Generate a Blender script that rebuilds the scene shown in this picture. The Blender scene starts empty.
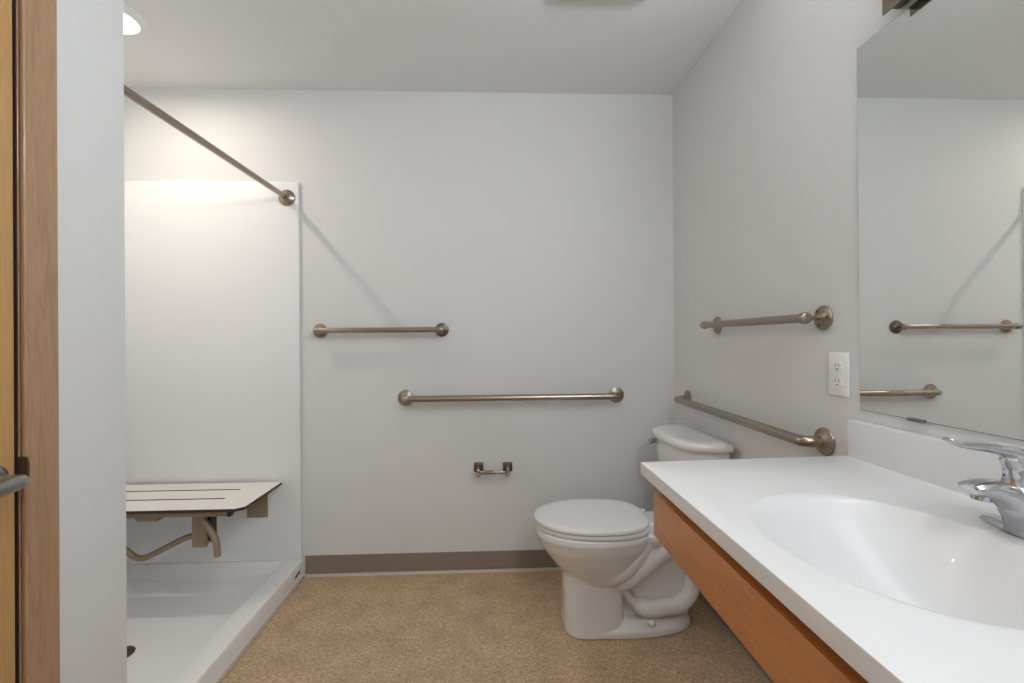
import bpy, bmesh, math
from mathutils import Vector, Matrix
PI = math.pi
C = bpy.context.scene.collection
sc = bpy.context.scene

# ------------------------------------------------------------------ room dimensions (metres)
D = 2.3357      # back wall
XR = 0.9323      # right wall
XL = -0.957     # left wall / shower opening
XS = -1.90      # far side of the shower alcove
YN = -1.15      # wall behind the camera
YW = 1.2266      # end of the wall between door and shower
ZC = 2.44

# ------------------------------------------------------------------ materials
def new_mat(name):
    m = bpy.data.materials.new(name); m.use_nodes = True
    nt = m.node_tree; b = nt.nodes['Principled BSDF']
    return m, nt, b
def plain(name, col, rough=.5, metal=0, coat=0, bump=0, bscale=200, spec=None, vary=0, vscale=6):
    m, nt, b = new_mat(name)
    b.inputs['Base Color'].default_value = (*col, 1); b.inputs['Roughness'].default_value = rough
    b.inputs['Metallic'].default_value = metal; b.inputs['Coat Weight'].default_value = coat
    b.inputs['Coat Roughness'].default_value = .05
    if spec is not None: b.inputs['Specular IOR Level'].default_value = spec
    tc = nt.nodes.new('ShaderNodeTexCoord')
    if bump:
        n = nt.nodes.new('ShaderNodeTexNoise'); n.inputs['Scale'].default_value = bscale; n.inputs['Detail'].default_value = 4
        nt.links.new(tc.outputs['Object'], n.inputs['Vector'])
        bp = nt.nodes.new('ShaderNodeBump'); bp.inputs['Strength'].default_value = bump; bp.inputs['Distance'].default_value = .002
        nt.links.new(n.outputs['Fac'], bp.inputs['Height']); nt.links.new(bp.outputs['Normal'], b.inputs['Normal'])
    if vary:
        n = nt.nodes.new('ShaderNodeTexNoise'); n.inputs['Scale'].default_value = vscale; n.inputs['Detail'].default_value = 3
        nt.links.new(tc.outputs['Object'], n.inputs['Vector'])
        r = nt.nodes.new('ShaderNodeValToRGB')
        r.color_ramp.elements[0].position = .3; r.color_ramp.elements[1].position = .7
        r.color_ramp.elements[0].color = (*[c*(1-vary) for c in col], 1); r.color_ramp.elements[1].color = (*[min(1, c*(1+vary)) for c in col], 1)
        nt.links.new(n.outputs['Fac'], r.inputs['Fac']); nt.links.new(r.outputs['Color'], b.inputs['Base Color'])
    return m
def brushed(name, col, rough, dirscale):
    m, nt, b = new_mat(name)
    b.inputs['Metallic'].default_value = 1; b.inputs['Roughness'].default_value = rough
    tc = nt.nodes.new('ShaderNodeTexCoord'); mp = nt.nodes.new('ShaderNodeMapping'); mp.inputs['Scale'].default_value = dirscale
    n = nt.nodes.new('ShaderNodeTexNoise'); n.inputs['Scale'].default_value = 420; n.inputs['Detail'].default_value = 3
    nt.links.new(tc.outputs['Object'], mp.inputs['Vector']); nt.links.new(mp.outputs['Vector'], n.inputs['Vector'])
    r = nt.nodes.new('ShaderNodeValToRGB')
    r.color_ramp.elements[0].color = (*[c*.9 for c in col], 1); r.color_ramp.elements[1].color = (*[min(1, c*1.1) for c in col], 1)
    nt.links.new(n.outputs['Fac'], r.inputs['Fac']); nt.links.new(r.outputs['Color'], b.inputs['Base Color'])
    mr = nt.nodes.new('ShaderNodeMapRange'); mr.inputs['To Min'].default_value = rough-.06; mr.inputs['To Max'].default_value = rough+.08
    nt.links.new(n.outputs['Fac'], mr.inputs['Value']); nt.links.new(mr.outputs['Result'], b.inputs['Roughness'])
    return m
def wood(name, c1, c2, c3, scale, rough=.4, axis='Z', contrast=1.0):
    m, nt, b = new_mat(name)
    b.inputs['Roughness'].default_value = rough; b.inputs['Coat Weight'].default_value = .15
    tc = nt.nodes.new('ShaderNodeTexCoord'); mp = nt.nodes.new('ShaderNodeMapping'); mp.inputs['Scale'].default_value = scale
    nt.links.new(tc.outputs['Object'], mp.inputs['Vector'])
    n1 = nt.nodes.new('ShaderNodeTexNoise'); n1.inputs['Scale'].default_value = 3; n1.inputs['Detail'].default_value = 3; n1.inputs['Distortion'].default_value = .8
    n2 = nt.nodes.new('ShaderNodeTexNoise'); n2.inputs['Scale'].default_value = 30; n2.inputs['Detail'].default_value = 6; n2.inputs['Roughness'].default_value = .65
    nt.links.new(mp.outputs['Vector'], n1.inputs['Vector']); nt.links.new(mp.outputs['Vector'], n2.inputs['Vector'])
    # cathedral figure: rings of the low noise
    mu = nt.nodes.new('ShaderNodeMath'); mu.operation = 'MULTIPLY'; mu.inputs[1].default_value = 26
    si = nt.nodes.new('ShaderNodeMath'); si.operation = 'SINE'
    mr = nt.nodes.new('ShaderNodeMapRange'); mr.inputs['From Min'].default_value = -1; mr.inputs['From Max'].default_value = 1
    nt.links.new(n1.outputs['Fac'], mu.inputs[0]); nt.links.new(mu.outputs[0], si.inputs[0]); nt.links.new(si.outputs[0], mr.inputs['Value'])
    pw = nt.nodes.new('ShaderNodeMath'); pw.operation = 'POWER'; pw.inputs[1].default_value = 5
    nt.links.new(mr.outputs['Result'], pw.inputs[0])
    r = nt.nodes.new('ShaderNodeValToRGB'); r.color_ramp.elements[0].position = .3; r.color_ramp.elements[1].position = .7
    r.color_ramp.elements[0].color = (*c1, 1); r.color_ramp.elements[1].color = (*c2, 1)
    nt.links.new(n2.outputs['Fac'], r.inputs['Fac'])
    mx = nt.nodes.new('ShaderNodeMix'); mx.data_type = 'RGBA'
    sf = nt.nodes.new('ShaderNodeMath'); sf.operation = 'MULTIPLY'; sf.inputs[1].default_value = .45*contrast
    nt.links.new(pw.outputs[0], sf.inputs[0]); nt.links.new(sf.outputs[0], mx.inputs['Factor'])
    nt.links.new(r.outputs['Color'], mx.inputs['A']); mx.inputs['B'].default_value = (*c3, 1)
    nt.links.new(mx.outputs['Result'], b.inputs['Base Color'])
    return m
def emit(name, col, s):
    m, nt, b = new_mat(name)
    b.inputs['Base Color'].default_value = (.9, .9, .9, 1)
    b.inputs['Emission Color'].default_value = (*col, 1); b.inputs['Emission Strength'].default_value = s
    return m
def floor_mat():
    m, nt, b = new_mat('tan_linoleum'); b.inputs['Roughness'].default_value = .55
    b.inputs['Specular IOR Level'].default_value = .35
    tc = nt.nodes.new('ShaderNodeTexCoord')
    def noise(scale, vec, detail=3):
        mp = nt.nodes.new('ShaderNodeMapping'); mp.inputs['Scale'].default_value = vec
        n = nt.nodes.new('ShaderNodeTexNoise'); n.inputs['Scale'].default_value = scale; n.inputs['Detail'].default_value = detail
        nt.links.new(tc.outputs['Object'], mp.inputs['Vector']); nt.links.new(mp.outputs['Vector'], n.inputs['Vector']); return n
    a = noise(210, (1, .3, 1)); c = noise(210, (.3, 1, 1)); d = noise(9, (1, 1, 1), 4)
    ad = nt.nodes.new('ShaderNodeMath'); ad.operation = 'ADD'; nt.links.new(a.outputs['Fac'], ad.inputs[0]); nt.links.new(c.outputs['Fac'], ad.inputs[1])
    hf = nt.nodes.new('ShaderNodeMath'); hf.operation = 'MULTIPLY'; hf.inputs[1].default_value = .5; nt.links.new(ad.outputs[0], hf.inputs[0])
    r = nt.nodes.new('ShaderNodeValToRGB')
    e = r.color_ramp.elements; e[0].position = .38; e[0].color = (.31, .198, .118, 1); e[1].position = .62; e[1].color = (.61, .45, .30, 1)
    k = e.new(.5); k.color = (.46, .325, .20, 1)
    nt.links.new(hf.outputs[0], r.inputs['Fac'])
    r2 = nt.nodes.new('ShaderNodeValToRGB'); r2.color_ramp.elements[0].color = (.86, .86, .86, 1); r2.color_ramp.elements[1].color = (1.12, 1.1, 1.08, 1)
    r2.color_ramp.elements[0].position = .3; r2.color_ramp.elements[1].position = .7
    nt.links.new(d.outputs['Fac'], r2.inputs['Fac'])
    mx = nt.nodes.new('ShaderNodeMix'); mx.data_type = 'RGBA'; mx.blend_type = 'MULTIPLY'; mx.inputs['Factor'].default_value = 1
    nt.links.new(r.outputs['Color'], mx.inputs['A']); nt.links.new(r2.outputs['Color'], mx.inputs['B'])
    nt.links.new(mx.outputs['Result'], b.inputs['Base Color'])
    bp = nt.nodes.new('ShaderNodeBump'); bp.inputs['Strength'].default_value = .15; bp.inputs['Distance'].default_value = .001
    nt.links.new(hf.outputs[0], bp.inputs['Height']); nt.links.new(bp.outputs['Normal'], b.inputs['Normal'])
    return m

M = dict(
 wall=plain('wall_paint', (.68, .69, .69), .6, bump=.12, bscale=260, spec=.35),
 ceil=plain('ceiling_paint', (.77, .79, .80), .8, bump=.15, bscale=180, spec=.2),
 floor=floor_mat(),
 base=plain('taupe_vinyl_base', (.25, .20, .165), .5, bump=.05, bscale=80, vary=.05),
 caulk=plain('caulk_white', (.50, .45, .39), .5),
 caulk_tan=plain('caulk_tan', (.30, .25, .20), .5),
 surround=plain('shower_acrylic', (.81, .82, .83), .34, spec=.4),
 pan=plain('shower_pan_acrylic', (.83, .83, .82), .28, coat=.2, bump=.04, bscale=300),
 porcelain=plain('porcelain', (.72, .72, .725), .12, coat=.6),
 seatplastic=plain('toilet_seat_plastic', (.76, .76, .76), .25, coat=.2),
 counter=plain('cultured_marble', (.74, .74, .745), .33, coat=.08),
 bronze=brushed('brushed_bronze', (.38, .32, .26), .26, (1, 1, 1)),
 bronze_x=brushed('brushed_bronze_bar', (.38, .32, .26), .24, (.04, 1, 1)),
 bronze_y=brushed('brushed_bronze_bar_side', (.38, .315, .255), .24, (1, .04, 1)),
 flange=brushed('brushed_bronze_flange', (.34, .28, .225), .33, (1, 1, 1)),
 darkflange=brushed('dark_bronze_flange', (.16, .14, .125), .35, (1, 1, 1)),
 powder=plain('bronze_powder_coat', (.30, .225, .145), .42, metal=.3, bump=.1, bscale=500),
 chrome=plain('chrome', (.56, .56, .58), .08, metal=1),
 steel=plain('satin_nickel', (.38, .38, .37), .32, metal=1),
 mirror=plain('mirror_silver', (.87, .895, .88), .0, metal=1),
 mirroredge=plain('mirror_edge', (.22, .25, .24), .2),
 plate=plain('outlet_plastic', (.82, .82, .81), .3),
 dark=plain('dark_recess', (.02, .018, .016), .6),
 phen=plain('seat_white_phenolic', (.80, .76, .71), .4),
 phen_edge=plain('seat_dark_core', (.035, .028, .024), .5),
 lampwhite=plain('lamp_white_metal', (.8, .8, .79), .4),
 casing=wood('maple_casing', (.34, .205, .115), (.42, .265, .155), (.22, .12, .062), (9, 9, .8), .42, contrast=.7),
 door=wood('maple_door', (.44, .255, .095), (.53, .32, .13), (.35, .19, .07), (9, 9, .5), .4, contrast=.5),
 jamb=wood('maple_jamb', (.30, .15, .075), (.36, .19, .10), (.2, .1, .05), (9, 9, .5), .45),
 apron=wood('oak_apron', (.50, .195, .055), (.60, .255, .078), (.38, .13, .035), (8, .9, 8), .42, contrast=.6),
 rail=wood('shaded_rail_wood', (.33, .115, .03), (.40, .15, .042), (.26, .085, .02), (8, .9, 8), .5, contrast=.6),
 red=plain('red_dot', (.5, .02, .02), .3), blue=plain('blue_dot', (.02, .05, .4), .3),
 lens=emit('shower_lamp_lens', (1, .93, .82), 3),
 vanglass=emit('vanity_lamp_glass', (.98, .98, 1), 3.2),
 fillglow=emit('fill_dome_glow', (.95, .98, 1), 3.5),  # glow of the added fill dome
 fan=plain('fan_cover_plastic', (.66, .64, .61), .4),
)

# ------------------------------------------------------------------ mesh helpers
def obj(name, bm, m, parent=None, smooth=None, loc=None):
    """link one mesh object; verts are in world metres and get re-based on parent / loc"""
    me = bpy.data.meshes.new(name)
    base = Vector((0, 0, 0))
    if parent is not None: base = world(parent)
    elif loc is not None: base = Vector(loc)
    bmesh.ops.recalc_face_normals(bm, faces=bm.faces)
    for v in bm.verts: v.co -= base
    bm.to_mesh(me); bm.free()
    ms = m if isinstance(m, (list, tuple)) else [m]
    for k in ms: me.materials.append(M[k])
    if smooth is not None:
        for p in me.polygons: p.use_smooth = True
        if smooth < 180:
            me.set_sharp_from_angle(angle=math.radians(smooth))
    o = bpy.data.objects.new(name, me); C.objects.link(o)
    if parent is not None: o.parent = parent
    elif loc is not None: o.location = loc
    return o
def world(o):
    v = Vector(o.location)
    while o.parent is not None: o = o.parent; v += Vector(o.location)
    return v
def tag(o, label=None, cat=None, group=None, kind=None):
    if label: o['label'] = label
    if cat: o['category'] = cat
    if group: o['group'] = group
    if kind: o['kind'] = kind
    return o
def empty(name, loc, label, cat, group=None):
    o = bpy.data.objects.new(name, None); C.objects.link(o); o.location = loc; o.empty_display_size = .05
    return tag(o, label, cat, group)
def copy_tree(o, loc, label):
    c = o.copy(); C.objects.link(c); c.location = loc; c['label'] = label
    for ch in [k for k in C.objects if k.parent == o]:
        d = ch.copy(); C.objects.link(d); d.parent = c
    return c
def BM(): return bmesh.new()
def box(bm, x0, x1, y0, y1, z0, z1, bev=0, seg=2, mi=0):
    vs = [bm.verts.new(p) for p in [(x0,y0,z0),(x1,y0,z0),(x1,y1,z0),(x0,y1,z0),(x0,y0,z1),(x1,y0,z1),(x1,y1,z1),(x0,y1,z1)]]
    fs = [bm.faces.new([vs[i] for i in q]) for q in [(3,2,1,0),(4,5,6,7),(0,1,5,4),(1,2,6,5),(2,3,7,6),(3,0,4,7)]]
    for f in fs: f.material_index = mi
    if bev:
        es = list({e for f in fs for e in f.edges})
        bmesh.ops.bevel(bm, geom=es, offset=bev, segments=seg, profile=.5, affect='EDGES')
    return bm
def ringloft(bm, rings, cap=True, closed=False, mi=0):
    R = [[bm.verts.new(p) for p in r] for r in rings]; n = len(R[0])
    m = len(R)
    for i in range(m if closed else m-1):
        a, b = R[i], R[(i+1) % m]
        for j in range(n):
            f = bm.faces.new((a[j], a[(j+1) % n], b[(j+1) % n], b[j])); f.material_index = mi
    if cap and not closed:
        bm.faces.new(R[0][::-1]).material_index = mi; bm.faces.new(R[-1]).material_index = mi
    return bm
def catmull(P, n):
    P = [Vector(p) for p in P]; out = []
    for i in range(len(P)-1):
        p0 = P[max(i-1, 0)]; p1 = P[i]; p2 = P[i+1]; p3 = P[min(i+2, len(P)-1)]
        for k in range(n):
            t = k/n
            out.append(.5*((2*p1)+(-p0+p2)*t+(2*p0-5*p1+4*p2-p3)*t*t+(-p0+3*p1-3*p2+p3)*t*t*t))
    out.append(P[-1]); return out
def tube(bm, P, r, seg=20, cap=True, round_end=0, flat=None, up=None, mi=0):
    """sweep a circle (or ellipse: flat=(a,b) lists) along P; r a number or a list"""
    P = [Vector(p) for p in P]; n = len(P)
    ra = r if isinstance(r, (list, tuple)) else [r]*n
    rb = flat if flat is not None else ra
    T = []
    for i in range(n):
        t = P[min(i+1, n-1)]-P[max(i-1, 0)]; T.append(t.normalized())
    u0 = Vector(up) if up else (Vector((0, 0, 1)) if abs(T[0].z) < .9 else Vector((1, 0, 0)))
    nrm = (u0-T[0]*u0.dot(T[0])).normalized()
    rings = []
    for i in range(n):
        if i:
            nrm = (nrm-T[i]*nrm.dot(T[i])).normalized()
        bn = T[i].cross(nrm)
        rings.append([P[i]+nrm*(math.cos(2*PI*j/seg)*rb[i])+bn*(math.sin(2*PI*j/seg)*ra[i]) for j in range(seg)])
    return ringloft(bm, rings, cap, mi=mi)
def lathe(bm, org, axis, prof, seg=32, mi=0):
    """prof = [(radius, distance along axis)]"""
    org = Vector(org); ax = Vector(axis).normalized()
    u = ax.orthogonal().normalized(); v = ax.cross(u)
    rings = [[org+ax*h+(u*math.cos(2*PI*j/seg)+v*math.sin(2*PI*j/seg))*max(r, 1e-5) for j in range(seg)] for r, h in prof]
    return ringloft(bm, rings, True, mi=mi)
def bent(P, rad, n=8):
    """polyline with rounded corners"""
    P = [Vector(p) for p in P]; out = [P[0]]
    for i in range(1, len(P)-1):
        a = (P[i-1]-P[i]); b = (P[i+1]-P[i]); r = min(rad, a.length*.49, b.length*.49)
        A = P[i]+a.normalized()*r; B = P[i]+b.normalized()*r
        for k in range(n+1):
            t = k/n; out.append(A*(1-t)**2+P[i]*2*t*(1-t)+B*t*t)
    out.append(P[-1]); return out
def superell(cx, cy, a, b, z, n=48, e=2.0, a2=None):
    out = []
    for j in range(n):
        t = 2*PI*j/n; c, s = math.cos(t), math.sin(t)
        aa = a if c < 0 or a2 is None else a2
        out.append((cx+aa*math.copysign(abs(c)**(2/e), c), cy+b*math.copysign(abs(s)**(2/e), s), z))
    return out
def remesh(o, vox, smooth_iter=6, fac=.5, angle=None):
    md = o.modifiers.new('r', 'REMESH'); md.mode = 'VOXEL'; md.voxel_size = vox; md.adaptivity = 0
    ms = o.modifiers.new('s', 'SMOOTH'); ms.factor = fac; ms.iterations = smooth_iter
    dg = bpy.context.evaluated_depsgraph_get(); dg.update()
    me = bpy.data.meshes.new_from_object(o.evaluated_get(dg))
    mats = [m for m in o.data.materials]
    o.modifiers.clear(); o.data = me
    if not me.materials:
        for m in mats: me.materials.append(m)
    for p in me.polygons: p.use_smooth = True; p.material_index = 0
    return o

# ------------------------------------------------------------------ the room
def struct(name, bm, m, **k):
    o = obj(name, bm, m, **k); return tag(o, kind='structure')
T = .12
struct('floor', box(BM(), XS-T, XR+T, YN-T, D+T, -.1, 0), 'floor')
struct('ceiling', box(BM(), XS-T, XR+T, YN-T, D+T, ZC, ZC+.1), 'ceil')
struct('wall_back', box(BM(), XS-T, XR+T, D, D+T, 0, ZC), 'wall')
struct('wall_right', box(BM(), XR, XR+T, YN, D, 0, ZC), 'wall')
struct('wall_front', box(BM(), XL-T, XR+T, YN-T, YN, 0, ZC), 'wall')
DY1 = .9605; DY0 = DY1-.915; DH = 2.05       # door opening
b = BM()
box(b, XL-T, XL, DY1+.02, YW, 0, ZC); box(b, XL-T, XL, YN, DY0-.02, 0, ZC); box(b, XL-T, XL, DY0-.02, DY1+.02, DH+.02, ZC)
struct('wall_left', b, 'wall')
b = BM(); box(b, XS-T, XL-T, YW-T, YW, 0, ZC); struct('wall_shower_near', b, 'wall')
b = BM(); box(b, XS-T, XS, YW, D, 0, ZC); struct('wall_shower_side', b, 'wall')

# baseboards: taupe vinyl strip with a pale sealant line along the floor
def cove(name, x0, x1, y0, y1, axis):
    b = BM()
    if axis == 'x': box(b, x0, x1, D-.005, D, .012, .104, .002, 2)
    else: box(b, XR-.005, XR, y0, y1, .012, .104, .002, 2)
    o = struct(name, b, 'base')
    b = BM()
    if axis == 'x':
        prof = [(0, 0), (-.012, 0), (-.009, .005), (-.006, .0115), (0, .012)]
        rings = [[(x, D+p[0], p[1]) for p in prof] for x in (x0, x1)]
    else:
        prof = [(0, 0), (-.012, 0), (-.009, .005), (-.006, .0115), (0, .012)]
        rings = [[(XR+p[0], y, p[1]) for p in prof] for y in (y0, y1)]
    ringloft(b, rings); obj('sealant_strip', b, 'caulk' if axis == 'x' else 'caulk_tan', o)
cove('baseboard_back', XL+.004, XR-.006, 0, 0, 'x')
cove('baseboard_right', 0, 0, YN, D-.014, 'y')

# door and casing in the left wall
b = BM()
box(b, XL-.115, XL-.004, DY0+.003, DY1-.0045, .008, DH-.003, .0015, 1)
door = struct('door_1', b, 'door')
b = BM()
box(b, XL-T, XL-.0005, DY1, DY1+.0195, 0, DH, .001, 1); box(b, XL-T, XL-.0005, DY0-.0195, DY0, 0, DH, .001, 1)
box(b, XL-T, XL-.0005, DY0-.0195, DY1+.0195, DH, DH+.019, .001, 1)
jamb = struct('trim_1', b, 'jamb')
b = BM()
cw, ct = .0725, .010
box(b, XL, XL+ct, DY1+.0025, DY1+.0025+cw, 0, DH+.006, .003, 3)
box(b, XL, XL+ct, DY0-.0025-cw, DY0-.0025, 0, DH+.006, .003, 3)
box(b, XL, XL+ct, DY0-.0025-cw, DY1+.0025+cw, DH+.006, DH+.006+cw, .003, 3)
struct('trim_2', b, 'casing')
# lever handle and latch strike
ly, lz = DY1-.049, .919
lev = empty('door_handle', (XL-.004, ly, lz), 'satin nickel lever handle projecting from the wooden door', 'door handle')
b = BM(); lathe(b, (XL-.004, ly, lz), (1, 0, 0), [(.026, 0), (.027, .002), (.026, .007), (.022, .010), (.014, .013), (.012, .02)], 40); obj('rose', b, 'steel', lev, 40)
b = BM()
P = bent([(XL+.012, ly, lz), (XL+.060, ly+.002, lz-.001), (XL+.066, ly-.060, lz-.004), (XL+.060, ly-.125, lz-.009)], .018, 8)
n = len(P); tube(b, P, [.0095]*n, 24, flat=[.0095+.0045*min(1, i/10) for i in range(n)], up=(0, 0, 1)); obj('lever', b, 'steel', lev, 50)
b = BM(); 
rings = [[(x, y, z) for y, z in [(DY1-.001, .906), (DY1+.001, .906), (DY1+.0045, .914), (DY1+.0045, .938), (DY1+.001, .951), (DY1-.001, .951)]] for x in (XL-.003, XL+.0035+.012)]
ringloft(b, rings); obj('strike_plate', b, 'darkflange', jamb)
b = BM(); box(b, XL-.11, XL-.0015, DY1-.0025, DY1-.0002, .01, DH-.004); obj('gap_shade', b, 'dark', jamb)  # dark box standing in for the shade inside the door gap

# ------------------------------------------------------------------ ceiling fittings
lx, lyy = -1.462, 1.815
lamp = empty('recessed_shower_light', (lx, lyy, ZC), 'round white recessed ceiling light glowing over the shower', 'ceiling light')
b = BM(); lathe(b, (lx, lyy, ZC), (0, 0, -1), [(.112, 0), (.112, .003), (.108, .006), (.098, .014), (.090, .021), (.086, .021), (.086, .012), (.085, 0)], 64); obj('trim_ring', b, 'lampwhite', lamp, 40)
b = BM(); lathe(b, (lx, lyy, ZC-.014), (0, 0, -1), [(.0855, 0), (.0855, .004), (.07, .008), (.04, .011), (.0, .012)], 64); obj('lamp_lens', b, 'lens', lamp, 60)
fan = empty('exhaust_fan', (.40, 1.50, ZC), 'square pale exhaust fan cover on the ceiling', 'exhaust fan')
b = BM(); box(b, .230, .565, 1.34, 1.672, ZC-.012, ZC-.0005, .006, 3); obj('fan_housing', b, 'fan', fan, 40)
b = BM(); box(b, .236, .559, 1.345, 1.667, ZC-.024, ZC-.011, .009, 4)
obj('fan_cover', b, 'fan', fan, 40)
EX, EY = .50, -.45
# added fill light shaped as a ceiling dome, unseen behind the camera
cl = empty('added_fill_light', (EX, EY, ZC), 'added fill light shaped as a frosted dome, unseen behind the camera', 'ceiling light')
b = BM(); lathe(b, (EX, EY, ZC), (0, 0, -1), [(.17, 0), (.17, .02), (.16, .03), (.15, .03)], 48); obj('fill_base', b, 'bronze', cl, 40)
b = BM(); lathe(b, (EX, EY, ZC-.03), (0, 0, -1), [(.15, 0), (.145, .02), (.12, .045), (.08, .062), (.03, .07), (0, .071)], 48); obj('fill_dome', b, 'fillglow', cl, 60)

# ------------------------------------------------------------------ vanity light
vy0, vy1 = .33, 1.0096
van = empty('vanity_light', (XR, .67, 1.91), 'brushed bronze bar light mounted just above the mirror', 'wall light')
b = BM(); box(b, .8965, XR-.0005, vy0, vy1-.002, 1.927, 1.99, .0015, 2); obj('light_body', b, 'darkflange', van, 40)
b = BM(); box(b, .8935, .8967, vy0-.004, vy1+.004, 1.9145, 2.02, .0012, 1); obj('front_plate', b, 'bronze_y', van, 40)
b = BM()
tube(b, [(.885, vy0+.03, 2.075), (.885, vy1-.03, 2.075)], .042, 28); obj('glass_shade', b, 'vanglass', van, 50)
for y in (vy0+.022, vy1-.022):
    b = BM(); lathe(b, (.885, y-.009, 2.075), (0, 1, 0), [(.040, 0), (.046, .002), (.046, .016), (.040, .018)], 32)
    box(b, .895, XR-.0005, y-.009, y+.009, 1.985, 2.075, .002, 2); obj('shade_cap', b, 'bronze', van, 40)

# ------------------------------------------------------------------ mirror
mir = empty('wall_mirror', (XR, .67, 1.0), 'large frameless rectangular mirror on the wall above the white backsplash', 'mirror')
my0, my1, mz0, mz1 = .21, 1.129, .9955, 1.9135
b = BM(); box(b, .9285, XR-.0005, my0, my1, mz0, mz1); obj('mirror_backing', b, 'mirroredge', mir)
b = BM(); box(b, .9278, .9286, my0+.0012, my1-.0012, mz0+.0012, mz1-.0012); obj('mirror_glass', b, 'mirror', mir)
for cy in (.972, .368):
    b = BM(); box(b, .9225, XR-.0004, cy-.019, cy+.019, mz0-.0025, mz0+.0005, .0008, 1)
    box(b, .9225, .9262, cy-.019, cy+.019, mz0-.0025, mz0+.0045, .0008, 1); obj('mirror_clip', b, 'steel', mir)

# ------------------------------------------------------------------ outlet
oy, oz = 1.2005, 1.080
out = empty('wall_outlet', (XR, oy, oz), 'white duplex electrical outlet beside the mirror', 'outlet')
b = BM(); box(b, XR-.006, XR-.0003, oy-.0365, oy+.0365, oz-.0595, oz+.0595, .004, 4); obj('cover_plate', b, 'plate', out, 40)
for dz in (.021, -.021):
    b = BM()
    ring = []
    for x in (XR-.0055, XR-.0082):
        ring.append([(x, oy+.0165*max(-1, min(1, 1.25*math.cos(2*PI*j/32))), oz+dz+.0145*math.sin(2*PI*j/32)) for j in range(32)])
    ringloft(b, ring); rc = obj('receptacle', b, 'plate', out, 40)
    b = BM()
    box(b, XR-.0086, XR-.008, oy+.0052, oy+.0072, oz+dz-.001, oz+dz+.0078); box(b, XR-.0086, XR-.008, oy-.0072, oy-.0052, oz+dz, oz+dz+.0070)
    lathe(b, (XR-.008, oy, oz+dz-.0075), (-1, 0, 0), [(.0026, 0), (.0026, .0006)], 14)
    obj('slot', b, 'dark', rc)
b = BM(); lathe(b, (XR-.0058, oy, oz), (-1, 0, 0), [(.0032, 0), (.003, .0012), (.001, .0018)], 16); obj('cover_screw', b, 'plate', out, 40)

# ------------------------------------------------------------------ bars on the walls
def flange(name, org, axis, r, parent, m='flange', holes=0, boss=.013, lab=None):
    b = BM(); lathe(b, Vector(org)+Vector(axis)*.0003, axis, [(r*.97, 0), (r, .002), (r*.97, .005), (r*.80, .0075), (boss+.006, .009), (boss+.002, .0125), (boss, .014)], 40)
    o = obj(name, b, m, parent, 40)
    if lab: o['label'] = lab
    if holes:
        ax = Vector(axis); u = ax.orthogonal().normalized(); v = ax.cross(u)
        for k in range(holes):
            a = 2*PI*k/holes+.9
            p = Vector(org)+ax*.0082+(u*math.cos(a)+v*math.sin(a))*r*.66
            b = BM(); lathe(b, p, axis, [(.0056, -.001), (.0054, .0012), (.0044, .0016), (.0015, .0008)], 14); obj('screw', b, 'darkflange', o, 30)
    return o
def post_bar(name, A, B, nrm, label, darkend=False, barmat='bronze_x'):
    """bar carried on slim posts with a knuckle at each end"""
    A, B, N = Vector(A), Vector(B), Vector(nrm); off = .056
    t = empty(name, (A+B)/2, label, 'grab bar')
    d = (B-A).normalized()
    b = BM(); tube(b, [A+N*off, B+N*off], .0132, 28); obj('bar', b, barmat, t, 40)
    for i, (P, s) in enumerate(((A, 1), (B, -1))):
        dk = darkend and i == 1  # flange at the B end takes the darker bronze
        fl = flange('flange', P, N, .0355, t, 'darkflange' if dk else 'flange', 3, .010, 'dark bronze flange' if dk else None)
        b = BM(); lathe(b, P+N*.010, N, [(.0062, 0), (.0058, .02), (.0062, off-.010)], 20); obj('post', b, 'bronze', t, 40)
        b = BM(); lathe(b, P+N*off-d*s*.012, d*s, [(.0100, 0), (.0150, .0015), (.0165, .004), (.0165, .020), (.0150, .0245), (.0122, .026)], 32); obj('knuckle', b, 'bronze', t, 40)
    return t
def grab_bar(name, A, B, nrm, label, barmat='bronze_x', fr=.040, off=.060, r=.0158):
    A, B, N = Vector(A), Vector(B), Vector(nrm)
    t = empty(name, (A+B)/2, label, 'grab bar')
    d = (B-A).normalized()
    P = bent([A+N*.009, A+N*off+d*.004, B+N*off-d*.004, B+N*.009], .056, 14)
    b = BM(); tube(b, P, r, 32, up=(0, 0, 1)); obj('bar', b, barmat, t, 50)
    for P in (A, B): flange('flange', P, N, fr, t, 'flange', 0, r+.0015)
    return t
post_bar('grab_bar', (-.871, D, 1.229), (-.264, D, 1.230), (0, -1, 0), 'shorter upper brushed bronze bar on slim posts on the wall beside the shower panel', True)
post_bar('grab_bar', (XR, 1.872, 1.233), (XR, 1.259, 1.234), (-1, 0, 0), 'straight bar on slim posts on the side wall between the toilet corner and the outlet', barmat='bronze_y')
grab_bar('grab_bar', (-.448, D, .888), (.626, D, .889), (0, -1, 0), 'long horizontal bronze grab bar on the wall above the toilet paper holder')
grab_bar('grab_bar', (XR, 2.174, .887), (XR, 1.258, .885), (-1, 0, 0), 'sturdy bronze grab bar on the side wall right above the toilet tank', barmat='bronze_y')

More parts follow.
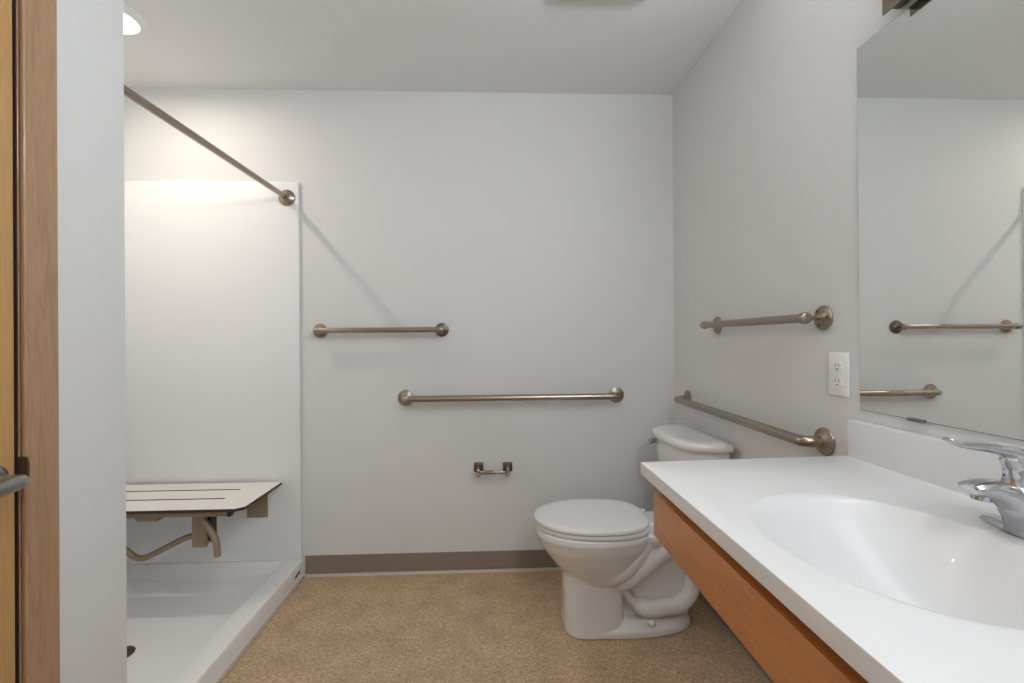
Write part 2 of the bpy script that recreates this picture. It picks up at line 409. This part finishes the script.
# toilet paper holder
tp = empty('toilet_paper_holder', (-.012, D, .53), 'small empty bronze toilet paper holder under the long grab bar', 'toilet paper holder')
for x in (-.083, .064):
    b = BM(); box(b, x-.024, x+.024, D-.008, D-.0004, .507, .555, .005, 3)
    box(b, x-.019, x+.019, D-.012, D-.007, .512, .550, .003, 2); obj('mount_plate', b, 'darkflange', tp, 40)
    b = BM(); s = 1 if x < 0 else -1
    P = bent([(x, D-.010, .534), (x, D-.046, .532), (x, D-.048, .508)], .014, 6)
    tube(b, P, .0085, 16, flat=[.0085]*len(P)); lathe(b, (x, D-.048, .512), (0, 0, -1), [(.0085, 0), (.0105, .003), (.0105, .014), (.006, .018)], 20)
    obj('arm', b, 'bronze', tp, 40)
b = BM(); lathe(b, (-.074, D-.050, .517), (1, 0, 0), [(.0085, 0), (.0100, .002), (.0100, .068), (.0082, .070), (.0082, .128), (.007, .130)], 24); obj('roller', b, 'bronze_x', tp, 40)

# ------------------------------------------------------------------ shower
sur = empty('shower_surround', (-1.43, D, .09), 'tall smooth white shower wall surround behind the folding seat', 'shower wall')
ZP = 1.973
b = BM(); box(b, XS+.016, XL-.012, D-.016, D-.0005, .089, ZP, .005, 3); obj('wall_panel', b, 'surround', sur, 40)
b = BM(); box(b, XS+.0005, XS+.016, YW+.02, D-.016, .089, ZP, .005, 3); obj('wall_panel', b, 'surround', sur, 40)
b = BM(); box(b, XS+.016, XL-.05, YW+.0005, YW+.016, .089, ZP, .005, 3); obj('wall_panel', b, 'surround', sur, 40)
# pan with raised curb, coved edges and sloping floor
pan = empty('shower_pan', (-1.43, 1.78, 0), 'low white shower pan with a raised curb beside the tan floor', 'shower pan')
b = BM()
px0, px1, py0, py1 = XS+.001, XL-.003, YW+.002, D-.001
ix0, ix1, iy0, iy1 = XS+.03, -1.054, YW+.03, D-.019
def rrect(x0, x1, y0, y1, r, z, n=8):
    out = []
    for cx, cy, a0 in ((x1-r, y1-r, 0), (x0+r, y1-r, 90), (x0+r, y0+r, 180), (x1-r, y0+r, 270)):
        for k in range(n+1):
            a = math.radians(a0+90*k/n); out.append((cx+r*math.cos(a), cy+r*math.sin(a), z))
    return out
rings = [rrect(px0, px1, py0, py1, .002, .001), rrect(px0, px1, py0, py1, .002, .018), rrect(px0, px1-.002, py0, py1, .002, .0195), rrect(px0, px1-.002, py0, py1, .002, .082),
         rrect(px0, px1-.0045, py0, py1, .003, .0870), rrect(px0+.003, px1-.010, py0+.003, py1-.003, .004, .0885),
         rrect(ix0-.008, ix1+.006, iy0-.006, iy1+.008, .012, .0888), rrect(ix0-.002, ix1+.0015, iy0-.002, iy1+.002, .018, .0865), rrect(ix0+.002, ix1-.002, iy0+.002, iy1-.002, .022, .080),
         rrect(ix0+.012, ix1-.012, iy0+.012, iy1-.012, .03, .050), rrect(ix0+.02, ix1-.02, iy0+.02, iy1-.02, .035, .042), rrect(ix0+.035, ix1-.035, iy0+.035, iy1-.035, .04, .0385)]
rx, ry = -1.388, 1.744
last = rings[-1]
for f, z in ((.6, .034), (.25, .030), (.12, .0285)):
    rings.append([(rx+(p[0]-rx)*f, ry+(p[1]-ry)*f, z) for p in last])
ringloft(b, rings); po = obj('pan_basin', b, 'pan', pan, 35)
b = BM(); lathe(b, (rx, ry, .029), (0, 0, 1), [(.047, 0), (.047, .002), (.042, .0035), (.036, .003), (0, .003)], 40); dr = obj('drain', b, 'flange', pan, 40)
b = BM()
for ring, cnt in ((.012, 5), (.026, 11)):
    for k in range(cnt):
        a = 2*PI*k/cnt; lathe(b, (rx+ring*math.cos(a), ry+ring*math.sin(a), .0318), (0, 0, 1), [(.0035, 0), (.0035, .0006)], 10)
obj('drain_holes', b, 'dark', dr)
b = BM()
prof = [(0, 0), (.007, 0), (.006, .005), (.002, .011), (0, .012)]
ringloft(b, [[(px1+p[0]-.0003, y, p[1]+.0004) for p in prof] for y in (py0, D-.014)]); obj('sealant_strip', b, 'caulk', pan, 50)
b = BM(); box(b, px1-.003, px1-.0012, 2.238, 2.292, .038, .050, .0008, 1)
for v in b.verts: v.co.z += (v.co.y-2.265)*.12
obj('warning_tag', b, 'dark', pan)

# curtain rod
rod = empty('shower_curtain_rod', (-1.02, 1.78, 1.895), 'long straight bronze curtain rod spanning the shower opening', 'curtain rod')
ra, rb_ = Vector((-1.026, D-.016, 1.892)), Vector((-1.026, YW+.016, 1.883))
b = BM(); tube(b, [ra+Vector((0, -.003, 0)), rb_+Vector((0, .003, 0))], .0128, 28); obj('rod', b, 'bronze_y', rod, 40)
for P, N in ((ra, Vector((0, -1, 0))), (rb_, Vector((0, 1, 0)))):
    b = BM(); lathe(b, P+N*.0003, N, [(.040, 0), (.0405, .002), (.036, .008), (.024, .013), (.018, .016), (.017, .024), (.014, .025)], 40); obj('rod_flange', b, 'bronze', rod, 40)

# folding seat
SX0, SX1, SY0, SY1, SZ = -1.843, -1.050, 1.942, 2.300, .485
st = empty('folding_shower_bench', (-1.45, D-.016, .4), 'fold-down white slatted shower seat on a brown bracket', 'shower seat')
# top slab with long slots
xs = [SX0, -1.695, -1.207, SX1]
b = BM()
sl = [(2.074, .0055), (2.197, .0055)]
ys = [SY0, sl[0][0]-.006, sl[0][0]+.006, sl[1][0]-.006, sl[1][0]+.006, SY1]
xsn = [SX0, SX0+.03, -1.752, -1.194, SX1-.03, SX1]
V = {}
def gv(i, j, z):
    k = (i, j, z)
    if k not in V:
        V[k] = b.verts.new((xsn[i], ys[j], z))
    return V[k]
zt, zb = SZ, SZ-.0125
holes = {(2, 1), (2, 3)}
for i in range(5):
    for j in range(5):
        if (i, j) in holes: continue
        cor = {(0, 0): 0, (4, 0): 1}.get((i, j))
        q = [(i, j), (i+1, j), (i+1, j+1), (i, j+1)]
        b.faces.new([gv(*c, zt) for c in q]).material_index = 0
        b.faces.new([gv(*c, zb) for c in q[::-1]]).material_index = 1
        for (di, dj), (c1, c2) in (((0, -1), (0, 1)), ((1, 0), (1, 2)), ((0, 1), (2, 3)), ((-1, 0), (3, 0))):
            ni, nj = i+di, j+dj
            if not (0 <= ni < 5 and 0 <= nj < 5) or (ni, nj) in holes:
                b.faces.new([gv(*q[c1], zb), gv(*q[c2], zb), gv(*q[c2], zt), gv(*q[c1], zt)]).material_index = 1
# clipped front corners
for v in b.verts:
    if v.co.y == SY0 or abs(v.co.y-SY0) < 1e-6:
        if abs(v.co.x-SX1) < 1e-6 or abs(v.co.x-SX0) < 1e-6: v.co.y += .026
obj('seat_top', b, ['phen', 'phen_edge'], st)
# frame under the top
b = BM()
box(b, SX0+.06, -1.125, 1.968, 1.996, SZ-.040, SZ-.013, .003, 2)
box(b, SX0+.06, -1.125, 2.262, 2.290, SZ-.040, SZ-.013, .003, 2)
for x in (-1.235, -1.665):
    box(b, x-.014, x+.014, 1.996, 2.262, SZ-.038, SZ-.0135, .003, 2)
obj('seat_frame', b, 'powder', st, 40)
b = BM(); box(b, -1.126, -1.112, 1.966, 1.998, SZ-.042, SZ-.0128, .003, 2); obj('end_cap', b, 'phen_edge', st, 40)
b = BM(); box(b, -1.79, -1.776, 1.966, 1.998, SZ-.042, SZ-.0128, .003, 2); obj('end_cap', b, 'phen_edge', st, 40)
for x in (-1.177, -1.716):
    b = BM(); box(b, x-.050, x+.050, D-.022, D-.0165, .306, .440, .0026, 3)
    box(b, x-.018, x+.018, D-.06, D-.021, .40, .44, .003, 2); obj('wall_plate', b, 'powder', st, 40)
# block under the front rail
b = BM(); box(b, -1.500, -1.415, 1.975, 2.03, SZ-.058, SZ-.039, .003, 2); obj('stop_block', b, 'powder', st, 40)
# leg housing and braces
b = BM(); box(b, -1.310, -1.247, 2.03, 2.042, .290, SZ-.0385, .004, 3); box(b, -1.310, -1.302, 2.04, 2.095, .290, SZ-.0385, .002, 1); box(b, -1.255, -1.247, 2.04, 2.095, .300, SZ-.0385, .002, 1)
obj('leg_housing', b, 'powder', st, 40)
b = BM(); box(b, -1.2465, -1.236, 2.040, 2.085, .315, SZ-.040, .001, 1); obj('leg_pad', b, 'phen_edge', st, 40)
b = BM(); P = catmull([(-1.256, 2.015, .44), (-1.247, 2.013, .41), (-1.212, 2.01, .360), (-1.192, 2.005, .32), (-1.184, 2.0, .262)], 6)
tube(b, P, [.0135]*(len(P)-1)+[.010], 18); obj('support_leg', b, 'powder', st, 50)
b = BM(); P = bent([(-1.306, 2.075, .326), (-1.36, 2.078, .318), (-1.545, 2.08, .226), (-1.585, 2.08, .230), (-1.72, 2.06, .37), (-1.74, 2.05, .44)], .022, 8)
tube(b, P, .0128, 18); obj('support_leg', b, 'powder', st, 50)

# ------------------------------------------------------------------ vanity
van2 = empty('vanity_counter', (.65, .67, .80), 'white one-piece vanity countertop with an oval basin', 'countertop')
ZT = .8725; CX0, CX1, CY0, CY1 = .3625, XR-.0005, .186, 1.154
scx, scy, sa, sb = .595, .670, .175, .215
b = BM()
angs = sorted(set([2*PI*k/160 for k in range(160)]+[math.atan2(y-scy, x-scx) % (2*PI) for x in (CX0, CX1) for y in (CY0, CY1)]))
def rectpt(a):
    c, s = math.cos(a), math.sin(a); t = 1e9
    if c > 1e-9: t = min(t, (CX1-scx)/c)
    if c < -1e-9: t = min(t, (CX0-scx)/c)
    if s > 1e-9: t = min(t, (CY1-scy)/s)
    if s < -1e-9: t = min(t, (CY0-scy)/s)
    return scx+c*t, scy+s*t
def ellr(a):
    c, s = math.cos(a), math.sin(a); return 1/math.sqrt((c/sa)**2+(s/sb)**2)
prof = [(.05, -.132), (.12, -.1315), (.25, -.128), (.36, -.117), (.44, -.103), (.50, -.092), (.55, -.081), (.62, -.067), (.70, -.051), (.78, -.036), (.86, -.0225), (.92, -.0125), (.96, -.0065), (.985, -.003), (1.005, -.0011), (1.025, -.0002), (1.05, 0)]
rings = []
for f, z in prof:
    ring = []
    for a in angs:
        t = min(1, max(0, (math.cos(a)+.05)/.75)); t = t*t*(3-2*t)
        g = -.132*(1-min(f, 1)**2)**1.35 if f < .97 else z          # gentle slope at the ends and front, steep wall at the back
        ring.append((scx+.060*max(0, 1-f)+math.cos(a)*ellr(a)*f, scy+math.sin(a)*ellr(a)*(f if f > 1 else f**.85), ZT+z*t+g*(1-t)))
    rings.append(ring)
rings.append([(lambda e, r: (e[0]+(r[0]-e[0])*.5, e[1]+(r[1]-e[1])*.5, ZT))((scx+math.cos(a)*ellr(a)*1.05, scy+math.sin(a)*ellr(a)*1.05), rectpt(a)) for a in angs])
def inset(r, d, z):
    return [(min(max(p[0], CX0+d), CX1), min(max(p[1], CY0+d), CY1-d), z) for p in r]
R0 = [(*rectpt(a), ZT) for a in angs]
rings += [inset(R0, .0018, ZT), inset(R0, .0005, ZT-.0006), inset(R0, 0, ZT-.0018), inset(R0, 0, ZT-.0285), inset(R0, .001, ZT-.0295), inset(R0, .030, ZT-.0295)]
ringloft(b, rings, cap=False)
b.faces.new([v for v in b.verts[:len(angs)]][::1]) if False else None
b.verts.ensure_lookup_table()
b.faces.new(b.verts[:len(angs)])
for v in b.verts:
    if v.co.y > scy: v.co.y -= .026*(XR-v.co.x)/(XR-CX0)*(v.co.y-scy)/(CY1-scy)
obj('countertop_basin', b, 'counter', van2, 40)
b = BM(); box(b, XR-.021, XR-.0006, CY0, CY1-.002, ZT-.004, .9675, .004, 3); obj('backsplash', b, 'counter', van2, 40)
b = BM(); lathe(b, (scx+.055, scy, ZT-.1312), (0, 0, 1), [(.022, 0), (.0215, .002), (.017, .0025), (.015, .0005), (0, .0005)], 32); obj('sink_drain', b, 'chrome', van2, 40)
# apron board and support under the counter
ap = empty('vanity_apron', (.41, .67, .70), 'orange-brown wooden apron board under the white counter', 'apron board')
b = BM(); box(b, .394, .4145, CY0+.01, 1.128, .690, .797, .0015, 2); obj('front_board', b, 'apron', ap, 40)
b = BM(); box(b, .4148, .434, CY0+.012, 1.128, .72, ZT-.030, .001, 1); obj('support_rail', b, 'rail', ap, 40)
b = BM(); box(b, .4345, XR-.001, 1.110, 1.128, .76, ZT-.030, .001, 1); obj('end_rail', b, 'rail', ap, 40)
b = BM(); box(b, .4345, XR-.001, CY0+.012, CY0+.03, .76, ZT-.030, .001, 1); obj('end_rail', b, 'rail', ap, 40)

# ------------------------------------------------------------------ faucet
fx, fy = .830, .670
fau = empty('faucet', (fx, fy, ZT), 'chrome single-lever faucet standing behind the basin', 'faucet')
b = BM()
ringloft(b, [superell(fx, fy, .027*s, .079*s, z, 48, 2.4) for s, z in ((1, ZT+.0004), (1, ZT+.004), (.95, ZT+.008), (.8, ZT+.0105), (.5, ZT+.0115))])
obj('deck_plate', b, 'chrome', fau, 50)
b = BM()
# body rising from the plate and leaning into the spout
ringloft(b, [superell(.832, fy, .036, .040, ZT+.001, 40), superell(.831, fy, .036, .038, ZT+.010, 40), superell(.827, fy, .039, .034, ZT+.024, 40), superell(.819, fy, .044, .032, ZT+.042, 40), superell(.812, fy, .044, .031, ZT+.058, 40), superell(.814, fy, .038, .029, ZT+.074, 40), superell(.815, fy, .031, .025, ZT+.084, 40), superell(.816, fy, .015, .013, ZT+.087, 40)])
P = catmull([(.815, fy, .918), (.795, fy, .928), (.772, fy, .9405), (.750, fy, .9475), (.732, fy, .9495), (.721, fy, .9490)], 5)
n = len(P); ra_ = [.027-.0095*(i/(n-1)) for i in range(n)]; rb2 = [.028-.0190*min(1, (i/(n-1))**.75) for i in range(n)]
P.append(Vector((.7185, fy, .9485))); ra_.append(ra_[-1]*.72); rb2.append(rb2[-1]*.62)
tube(b, P, ra_, 28, flat=rb2, up=(0, 0, 1))
bd = obj('faucet_body', b, 'chrome', fau); remesh(bd, .0015, 3)
b = BM(); lathe(b, (.7405, fy, .944), (-.12, 0, -1), [(.0125, 0), (.0125, .0125), (.0115, .0135), (.009, .0137), (.006, .006), (0, .006)], 28); obj('aerator', b, 'chrome', fau, 40)
b = BM()
hx = .800
ringloft(b, [superell(hx+.004, fy, .024, .023, .951, 28), superell(hx+.001, fy, .019, .018, .963, 28), superell(hx-.003, fy, .0165, .015, .978, 28), superell(hx-.006, fy, .020, .015, .992, 28), superell(hx-.004, fy, .016, .012, 1.000, 28)])
P = catmull([(.852, fy, .975), (.832, fy, .9865), (.805, fy, .9985), (.775, fy, 1.0065), (.745, fy, 1.0115), (.720, fy, 1.0140), (.702, fy, 1.0165), (.686, fy, 1.0245)], 6)
n = len(P); tt = [i/(n-1) for i in range(n)]
wa = [.0195-.0100*t for t in tt]; wa[0] *= .6; wa[-1] *= .6
ha = [.0160-.0125*min(1, t*1.12) for t in tt]; ha[0] *= .6
tube(b, P, wa, 24, flat=ha, up=(0, 0, 1))
hd = obj('lever_handle', b, 'chrome', fau); remesh(hd, .0014, 4)
for dz, mk in ((.967, 'blue'), (.976, 'red')):
    b = BM(); lathe(b, (hx-.0165, fy+.004, dz), (-1, .1, 0), [(.0022, -.004), (.0022, .0015), (.001, .002)], 14); obj('temperature_mark', b, mk, fau, 40)

# ------------------------------------------------------------------ toilet
tx, ty = .52, 1.91
toi = empty('toilet', (tx, ty, 0), 'white elongated two-piece toilet between the grab bars and the vanity', 'toilet')
b = BM()
def slices(L, n=64):
    ringloft(b, [superell((x0+x1)/2, ty, (x1-x0)/2, w, z, n, e) for x0, x1, w, z, e in L])
# bowl
slices([(.180, .640, .172, .407, 2.25), (.169, .655, .181, .401, 2.25), (.166, .655, .183, .383, 2.25), (.173, .65, .179, .365, 2.2), (.182, .643, .173, .34, 2.2), (.205, .63, .160, .305, 2.1),
        (.233, .615, .149, .27, 2.1), (.262, .60, .136, .235, 2.1), (.285, .58, .124, .205, 2.1), (.31, .55, .105, .185, 2), (.36, .50, .07, .172, 2)])
# front column
slices([(.250, .50, .115, .285, 2.3), (.268, .510, .116, .25, 2.5), (.276, .518, .117, .20, 2.8), (.279, .521, .119, .10, 3.4), (.278, .522, .125, .04, 3.6), (.275, .522, .131, .001, 3.6)])
# foot
ringloft(b, [superell(.50, ty, .224, .134, .001, 72, 2.5, .312), superell(.50, ty, .225, .1345, .003, 72, 2.5, .313), superell(.50, ty, .224, .133, .020, 72, 2.5, .312), superell(.50, ty, .221, .129, .027, 72, 2.5, .309), superell(.50, ty, .21, .098, .050, 72, 2.5, .29), superell(.50, ty, .20, .09, .051, 72, 2.5, .28)])
# rear deck and centre web
box(b, .56, .895, ty-.105, ty+.105, .345, .403, .02, 3)
ringloft(b, [superell(.66, ty, .10, .10, .345, 48, 3, .2), superell(.66, ty, .12, .128, .378, 48, 3, .23), superell(.66, ty, .12, .130, .396, 48, 3, .235), superell(.66, ty, .11, .122, .4035, 48, 3, .225)])
box(b, .50, .795, ty-.050, ty+.050, .02, .36, .01, 2)
# trapway relief on both flanks
for s in (-1, 1):
    yy = ty+s*.080
    P = catmull([(.47, ty+s*.05, .195), (.511, yy, .200), (.57, yy, .232), (.634, yy, .286), (.69, yy, .325), (.745, yy, .333), (.785, yy-s*.004, .30), (.804, yy-s*.01, .24), (.800, yy-s*.01, .175), (.778, yy-s*.005, .130), (.735, yy, .100), (.66, yy, .092), (.605, yy, .090), (.575, ty+s*.05, .095)], 6)
    tube(b, P, .0335, 20)
    P = catmull([(.515, yy, .19), (.53, yy-s*.004, .145), (.56, yy-s*.010, .105), (.60, yy-s*.014, .08)], 5)
    tube(b, P, .015, 14)
    # swelling of the bowl flank above the passage
    P = catmull([(.38, ty+s*.070, .245), (.44, ty+s*.086, .238), (.50, ty+s*.094, .258), (.55, ty+s*.088, .300), (.60, ty+s*.070, .350), (.64, ty+s*.040, .375)], 6)
    tube(b, P, [.052-.014*i/(len(P)-1) for i in range(len(P))], 24)
bowl = obj('bowl', b, 'porcelain', toi); remesh(bowl, .0031, 4)
for s in (-1, 1):
    b = BM(); lathe(b, (.618, ty+s*.108, .041), (0, 0, 1), [(.0165, 0), (.0165, .005), (.015, .013), (.009, .018), (.002, .0195)], 24); obj('bolt_cap', b, 'porcelain', toi, 60)
# seat and lid outline: egg nose at low x, nearly square hinge end
def egg(x0, x1, w, z, n=72):
    out = []; xm = x0+(x1-x0)*.53
    for j in range(n):
        t = 2*PI*j/n; c, s = math.cos(t), math.sin(t)
        if c < 0: x = xm+(xm-x0)*c; y = w*math.copysign(abs(s)**.96, s)
        else:
            x = xm+(x1-xm)*abs(c)**.55; y = w*math.copysign(abs(s)**.60, s)*(1-.14*((x-xm)/(x1-xm))**2)
        out.append((x, ty+y, z))
    return out
b = BM(); ringloft(b, [egg(.170, .628, .176, .4075), egg(.166, .632, .182, .4100), egg(.164, .634, .184, .418), egg(.167, .632, .181, .4250), egg(.172, .628, .177, .4265)]); obj('seat', b, 'seatplastic', toi, 40)
b = BM(); ringloft(b, [egg(.166, .622, .180, .4290), egg(.161, .626, .186, .4315), egg(.160, .627, .187, .437), egg(.163, .625, .184, .4430), egg(.170, .618, .177, .4458), egg(.21, .59, .15, .4472), egg(.30, .50, .07, .448)]); obj('lid', b, 'seatplastic', toi, 40)
for s in (-1, 1):
    b = BM(); box(b, .615, .655, ty+s*.075-.014, ty+s*.075+.014, .400, .432, .006, 3); obj('hinge', b, 'seatplastic', toi, 40)
# tank
def dshape(xb, xf, w, z, n=20, e=2.9):
    out = [(xb, ty-w*.985, z)]
    dx = xb-xf; xk = xb-dx*.12
    for k in range(n*2+1):
        a = -PI/2+PI*k/(2*n); c, s = abs(math.cos(a)), math.sin(a)
        out.append((xk-(xk-xf)*c**(2/e), ty+w*math.copysign(abs(s)**(2/e*1.0), s), z))
    out.append((xb, ty+w*.985, z)); return out
ty0 = ty; ty = 1.928
b = BM(); ringloft(b, [dshape(.890, .760, .175, .402), dshape(.893, .745, .186, .409), dshape(.895, .733, .202, .50), dshape(.896, .722, .212, .70), dshape(.896, .721, .213, .742)]); obj('tank', b, 'porcelain', toi, 50)
b = BM(); ringloft(b, [dshape(.898, .714, .218, .740), dshape(.902, .705, .227, .7425), dshape(.903, .701, .231, .748), dshape(.903, .700, .232, .761), dshape(.901, .705, .228, .770), dshape(.897, .713, .221, .7745), dshape(.885, .732, .18, .7765), dshape(.86, .77, .12, .7770)]); obj('tank_lid', b, 'porcelain', toi, 50)
ty = ty0
b = BM(); ky = ty+.156
lathe(b, (.738, ky, .711), (-1, .1, 0), [(.010, 0), (.010, .014), (.0145, .017), (.0145, .027), (.011, .033), (.003, .035)], 24); obj('flush_button', b, 'steel', toi, 40)
# water supply line behind the bowl
sup = empty('water_supply_valve', (XR, 2.17, .17), 'small chrome shutoff valve on the wall beyond the toilet', 'valve')
b = BM(); lathe(b, (XR-.0055, 2.17, .17), (-1, 0, 0), [(.026, 0), (.024, .004), (.009, .006), (.009, .05), (.013, .052), (.013, .075), (.004, .077)], 28); obj('valve_body', b, 'chrome', sup, 40)
b = BM(); tube(b, catmull([(.872, 2.17, .18), (.872, 2.168, .26), (.862, 2.12, .33), (.86, 2.08, .397)], 6), .0045, 12); obj('supply_hose', b, 'steel', sup, 60)

# ------------------------------------------------------------------ light from the lamps and the added fill
def area(name, loc, rot, size, e, col, shape='DISK', sy=None, spread=180):
    l = bpy.data.lights.new(name, 'AREA'); l.shape = shape; l.size = size
    if sy: l.size_y = sy
    l.energy = e; l.color = col; l.spread = math.radians(spread)
    o = bpy.data.objects.new(name, l); o.location = loc; o.rotation_euler = rot; C.objects.link(o)
    return o
area('shower_lamp_light', (lx, lyy+.03, ZC-.030), (0, 0, 0), .02, 5.3, (1, .875, .74))
area('vanity_lamp_light', (.838, .67, 2.08), (0, math.radians(90), 0), .07, 7.6, (.955, .98, 1), 'RECTANGLE', .56)
area('vanity_lamp_up', (.885, .67, 2.125), (PI, 0, 0), .07, 7.5, (.955, .98, 1), 'RECTANGLE', .56)
pl = bpy.data.lights.new('fill_light_point', 'POINT'); pl.energy = 18; pl.color = (.93, .965, 1); pl.shadow_soft_size = .13  # main output of the added fill light
po_ = bpy.data.objects.new('fill_light_point', pl); po_.location = (EX, EY, ZC-.26); C.objects.link(po_)
w = bpy.data.worlds.new('world'); sc.world = w; w.use_nodes = True
w.node_tree.nodes['Background'].inputs['Color'].default_value = (.8, .85, .9, 1); w.node_tree.nodes['Background'].inputs['Strength'].default_value = .3

# ------------------------------------------------------------------ camera
cam = bpy.data.cameras.new('camera'); co = bpy.data.objects.new('camera', cam); C.objects.link(co)
cam.sensor_fit = 'HORIZONTAL'; cam.sensor_width = 36; cam.lens = 457.78/1024*36; cam.shift_y = -3.55/1024; cam.clip_start = .02
yaw, pitch, roll = .0391, .0021, -.0072
def axis_world(u, v):          # image right / up offsets to a world direction
    cr, sr = math.cos(roll), math.sin(roll); x, y, z = cr*u-sr*v, 1.0, sr*u+cr*v
    x, z = cr*u-sr*v, sr*u+cr*v
    cp, sp = math.cos(pitch), math.sin(pitch); y, z = cp*y-sp*z, sp*y+cp*z
    cy_, sy_ = math.cos(yaw), math.sin(yaw); return Vector((cy_*x+sy_*y, -sy_*x+cy_*y, z))
F0 = axis_world(0, 0); X = (axis_world(1, 0)-F0).normalized(); Yv = (axis_world(0, 1)-F0).normalized(); Z = -F0.normalized()
m = Matrix.Identity(4)
for i in range(3): m[i][0] = X[i]; m[i][1] = Yv[i]; m[i][2] = Z[i]
m[0][3], m[1][3], m[2][3] = 0, 0, 1.1814
co.matrix_world = m
sc.camera = co
vs = sc.view_settings; vs.view_transform = 'Standard'; vs.look = 'None'; vs.gamma = 1; vs.use_curve_mapping = False; vs.exposure = .19
sc.cycles.caustics_reflective = False; sc.cycles.max_bounces = 14; sc.cycles.diffuse_bounces = 8; sc.cycles.use_denoising = True
sc.cycles.sample_clamp_indirect = 6
